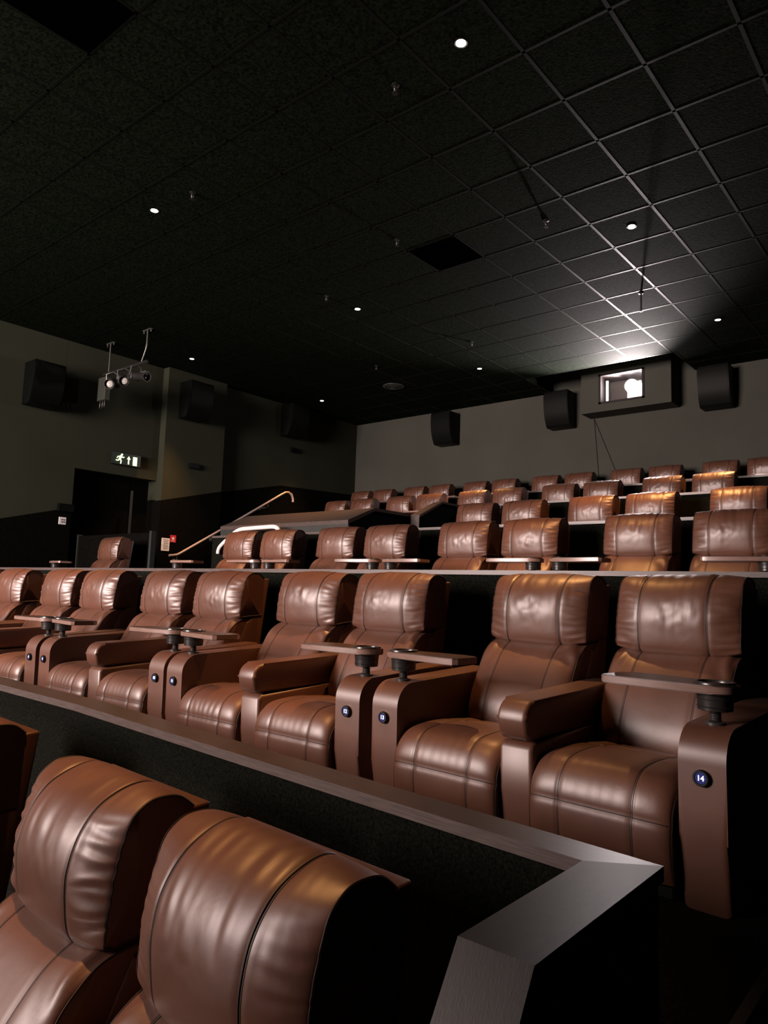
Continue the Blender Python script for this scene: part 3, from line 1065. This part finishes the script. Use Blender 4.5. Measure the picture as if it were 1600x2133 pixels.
# wide bulkhead beside the stairs
t = thing('stair_bulkhead', 'wide dark bulkhead with sloped brown top behind the left of the third row', 'bulkhead')
x0, x1, y0 = -7.22, -5.10, 5.53
bm = bmesh.new()
add_prism(bm, [(y0 + .02, FL[2]), (y0 + .02, .69), (y0 + .42, .875), (CAPY[4] + .06, .875), (CAPY[4] + .06, FL[2])], x0 + .01, x1 - .01, 'x', 0)
link('panel', finish(bm, 'panel', 'wall_black'), t)
bm = bmesh.new()
add_prism(bm, [(y0 - .005, .700), (y0 - .005, .745), (y0 + .415, .915), (CAPY[4] + .06, .915), (CAPY[4] + .06, .880), (y0 + .42, .880), (y0 + .02, .71)], x0, x1, 'x', 0)
link('sloped_top', finish(bm, 'sloped_top', 'cap_wood'), t)
bm = bmesh.new()
add_box(bm, x0, x1, y0, y0 + .02, .56, .700)
link('front_border', finish(bm, 'front_border', 'panel_grey'), t)
t = thing('bulkhead_handrail', 'thick white handrail on the front of the bulkhead behind the third row', 'handrail')
bm = bmesh.new()
ry = 5.36
add_tube(bm, smooth_path([(-7.02, ry, .40), (-7.01, ry, .455), (-6.95, ry, .51), (-6.84, ry, .575), (-6.72, ry, .645), (-6.62, ry, .676), (-6.50, ry, .682), (-6.20, ry, .688), (-6.06, ry, .688), (-6.00, ry, .672), (-5.965, ry, .63), (-5.96, ry, .57)], 36), .024, 12)
link('rail', finish(bm, 'rail', 'white_rail', True, 60), t)
for (xx, zz) in ((-6.99, .47), (-5.96, .575)):
    bm = bmesh.new()
    add_tube(bm, [(xx, ry, zz), (xx, ry + .02, zz), (xx, CAPY[3] + .006, zz)], .012, 8)
    link('bracket', finish(bm, 'bracket', 'metal', True, 50), t)

# partition behind the single seat by the door
t = thing('seat_partition', 'black partition with pale upright edges behind the single recliner by the door', 'partition')
bm = bmesh.new()
add_box(bm, -10.45, -8.55, 5.42, 5.46, FL[2], .70)
link('panel', finish(bm, 'panel', 'wall_black'), t)
for xx, wd in ((-10.48, .03), (-8.56, .05)):
    bm = bmesh.new()
    add_box(bm, xx, xx + wd, 5.40, 5.47, FL[2], .72)
    link('edge_post', finish(bm, 'edge_post', 'panel_grey'), t)

# ------------------------------------------------------------------ lighting rig near the left wall
t = thing('stage_light_rig', 'cluster of black stage lights hanging from the ceiling by the left wall', 'stage lights', (-9.55, 5.53, 3.18))
bm = bmesh.new()
add_cyl(bm, (-.75, 0, .0), (.42, 0, .0), .024, seg=14)
link('crossbar', finish(bm, 'crossbar', 'dark_metal', True, 50), t)
for xx, bend in ((-.62, 0), (.26, .12)):
    bm = bmesh.new()
    add_tube(bm, smooth_path([(xx + bend, 0, ZC - 3.18), (xx + bend, 0, .25), (xx + bend * .6, 0, .12), (xx, 0, .0)], 12), .010, 10)
    add_box(bm, xx + bend - .10, xx + bend + .10, -.02, .02, ZC - 3.18 - .012, ZC - 3.18)
    add_cyl(bm, (xx + bend - .09, 0, ZC - 3.18 - .012), (xx + bend - .09, 0, ZC - 3.18 - .05), .008, seg=8)
    add_cyl(bm, (xx + bend + .09, 0, ZC - 3.18 - .012), (xx + bend + .09, 0, ZC - 3.18 - .05), .008, seg=8)
    link('hanger', finish(bm, 'hanger', 'metal', True, 50), t)
def stage_lamp(x, ang, lit, tilt=18, ln=.30, rad=.075):
    bm = bmesh.new()
    add_lathe(bm, [(rad * .6, .20), (rad * .95, .16), (rad * .95, .0), (rad * .86, -.02), (rad * .86, -ln * .55), (rad, -ln * .6), (rad, -ln * .6 - .03), (rad * .9, -ln * .6 - .03), (rad * .9, -ln * .55)], axis='y', seg=24)
    add_box(bm, -rad * 1.15, rad * 1.15, .02, .12, -rad * .8, rad * .8, 0, .008)
    b = link('lantern', finish(bm, 'lantern', 'dark_metal', True, 45), t, (x, -.02, -.19))
    b.rotation_euler = (R(tilt), 0, R(ang))
    bm = bmesh.new()
    add_lathe(bm, [(rad * .86, -ln * .54), (rad * .5, -ln * .58), (0, -ln * .6)], axis='y', seg=24)
    link('lens', finish(bm, 'lens', 'lens_glass' if lit else 'dark_metal', True), b)
    bm = bmesh.new()
    add_tube(bm, [(-rad * 1.25, .05, 0), (-rad * 1.25, .05, .13), (0, .04, .17), (rad * 1.25, .05, .13), (rad * 1.25, .05, 0)], .009, 6)
    link('yoke', finish(bm, 'yoke', 'metal', True, 50), b)
stage_lamp(-.45, 48, True)
stage_lamp(-.13, 62, True)
stage_lamp(.22, 95, False, 10, .34, .068)
bm = bmesh.new()
add_box(bm, -.80, -.58, -.06, .03, -.42, -.06, 0, .008)
link('dimmer_box', finish(bm, 'dimmer_box', 'vent'), t)
for xx in (-.76, -.69, -.63):
    bm = bmesh.new()
    add_tube(bm, smooth_path([(xx, -.02, -.41), (xx + .01, -.03, -.47), (xx - .01, -.02, -.53)], 6), .007, 6)
    link('plug_lead', finish(bm, 'plug_lead', 'metal', True), t)
bm = bmesh.new()
add_box(bm, .30, .44, -.03, .03, -.20, -.14, 0, .006)
link('clamp', finish(bm, 'clamp', 'metal'), t)

# ------------------------------------------------------------------ recliners
ORD = {1: 'first', 2: 'second', 3: 'third', 4: 'fourth', 5: 'fifth', 6: 'sixth', 7: 'seventh', 8: 'eighth', 9: 'ninth', 10: 'tenth', 11: 'eleventh', 12: 'twelfth'}
ROWN = {0: 'front row', 1: 'second row', 2: 'third row', 3: 'fourth row', 4: 'fifth row', 5: 'back row'}
# pairs: row -> list of (centre x, y shift, rotation in degrees, seats to build, numbers)
HALF = .304
PAIRS = {
    0: [(-1.322, .05, -3.6, 'LR'), (-2.94, .17, -3.0, 'R')],
    1: [(-1.240, 0.0, -3.2, 'LR'), (-2.715, .03, .0, 'LR'), (-4.135, .02, 1.0, 'LR'), (-5.56, -.02, 1.8, 'LR'), (-7.00, -.07, 2.5, 'LR')],
    2: [(-1.56, 0, 0, 'LR'), (-3.0, 0, 0, 'LR'), (-4.435, 0, 0, 'LR'), (-5.865, 0, 0, 'LR'), (-8.495, 0, 0, 'L')],
    3: [(-1.415, 0, 0, 'L'), (-2.82, 0, 0, 'LR'), (-4.225, 0, 0, 'LR')],
    4: [(-2.80, 0, 0, 'LR'), (-4.203, 0, 0, 'LR'), (-5.606, 0, 0, 'LR'), (-7.009, 0, 0, 'LR'), (-8.412, 0, 0, 'LR')],
    5: [(-2.66, 0, 0, 'LR'), (-4.063, 0, 0, 'LR'), (-5.47, 0, 0, 'LR'), (-6.88, 0, 0, 'LR'), (-8.285, 0, 0, 'LR'), (-9.69, 0, 0, 'LR')],
}
NUM = {0: [], 1: [14, 13, 12, 11, 10, 9, 8]}
EXTRA = {
    (1, 1): 'brown leather recliner with button 14 at the right end of the second row',
    (1, 2): 'brown leather recliner with button 13 in the second row',
    (1, 3): 'brown leather recliner with button 12 in the second row',
    (1, 4): 'brown leather recliner with button 11 in the second row',
    (1, 5): 'brown leather recliner with button 10 in the second row',
    (1, 6): 'brown leather recliner with button 9 in the second row',
    (1, 7): 'brown leather recliner with button 8 in the second row',
    (0, 1): 'large brown recliner in the front row, nearest the camera',
    (0, 2): 'brown recliner in the front row, left of the nearest one',
    (0, 3): 'brown recliner barely showing at the left edge in the front row',
    (2, 9): 'single brown recliner in the dark beside the doorway, before a black partition',
}
proto = {1: make_chair(1), -1: make_chair(-1)}
used = {1: False, -1: False}
TXT = {n: text_mesh(str(n), .021, 'num_text', 'seat_number') for n in NUM[1]}
cnt = 0
for row, pairs in PAIRS.items():
    k = 0
    for (cx, dy, rot, seats) in pairs:
        for side, tagc in ((1, 'R'), (-1, 'L')):
            if tagc not in seats:
                continue
            k += 1
            cnt += 1
            if row == 0 and k == 4:
                pass
            if used[side]:
                o = dup(proto[side])
            else:
                o = proto[side]
                used[side] = True
            th = R(rot)
            o.location = (cx + side * HALF * math.cos(th), FY[row] + dy + side * HALF * math.sin(th), FL[row])
            o.rotation_euler = (0, 0, th)
            lab = EXTRA.get((row, k), 'brown leather recliner in the %s, %s from the right' % (ROWN[row], ORD[k]))
            o['label'] = lab
            o['group'] = 'brown leather recliners'
            for c in o.children:
                if c.name.startswith('headrest'):
                    c.data = HEAD_HI[k % 2] if row == 0 else HEAD[(cnt * 3 + row) % 5]
                elif c.name.startswith('backrest'):
                    c.data = BACK[cnt % 2]
                elif c.name.startswith('seat'):
                    c.data = SEAT[0 if row == 1 and k in (1, 2, 3, 5) else 1]
                elif c.name.startswith('tray_table'):
                    c.rotation_euler = (0, 0, R(random.uniform(-5, 5)))
            if row == 1 and k <= 7:
                n = NUM[1][k - 1]
                b = link('seat_button', BTN, o, (side * .316, -.692, .375))
                b.rotation_euler = (0, 0, 0)
                dsk = link('button_display', DISC, b)
                nb = link('seat_number', TXT[n], b, (0, -.0122, 0))
                nb['label'] = 'glowing white number %d' % n
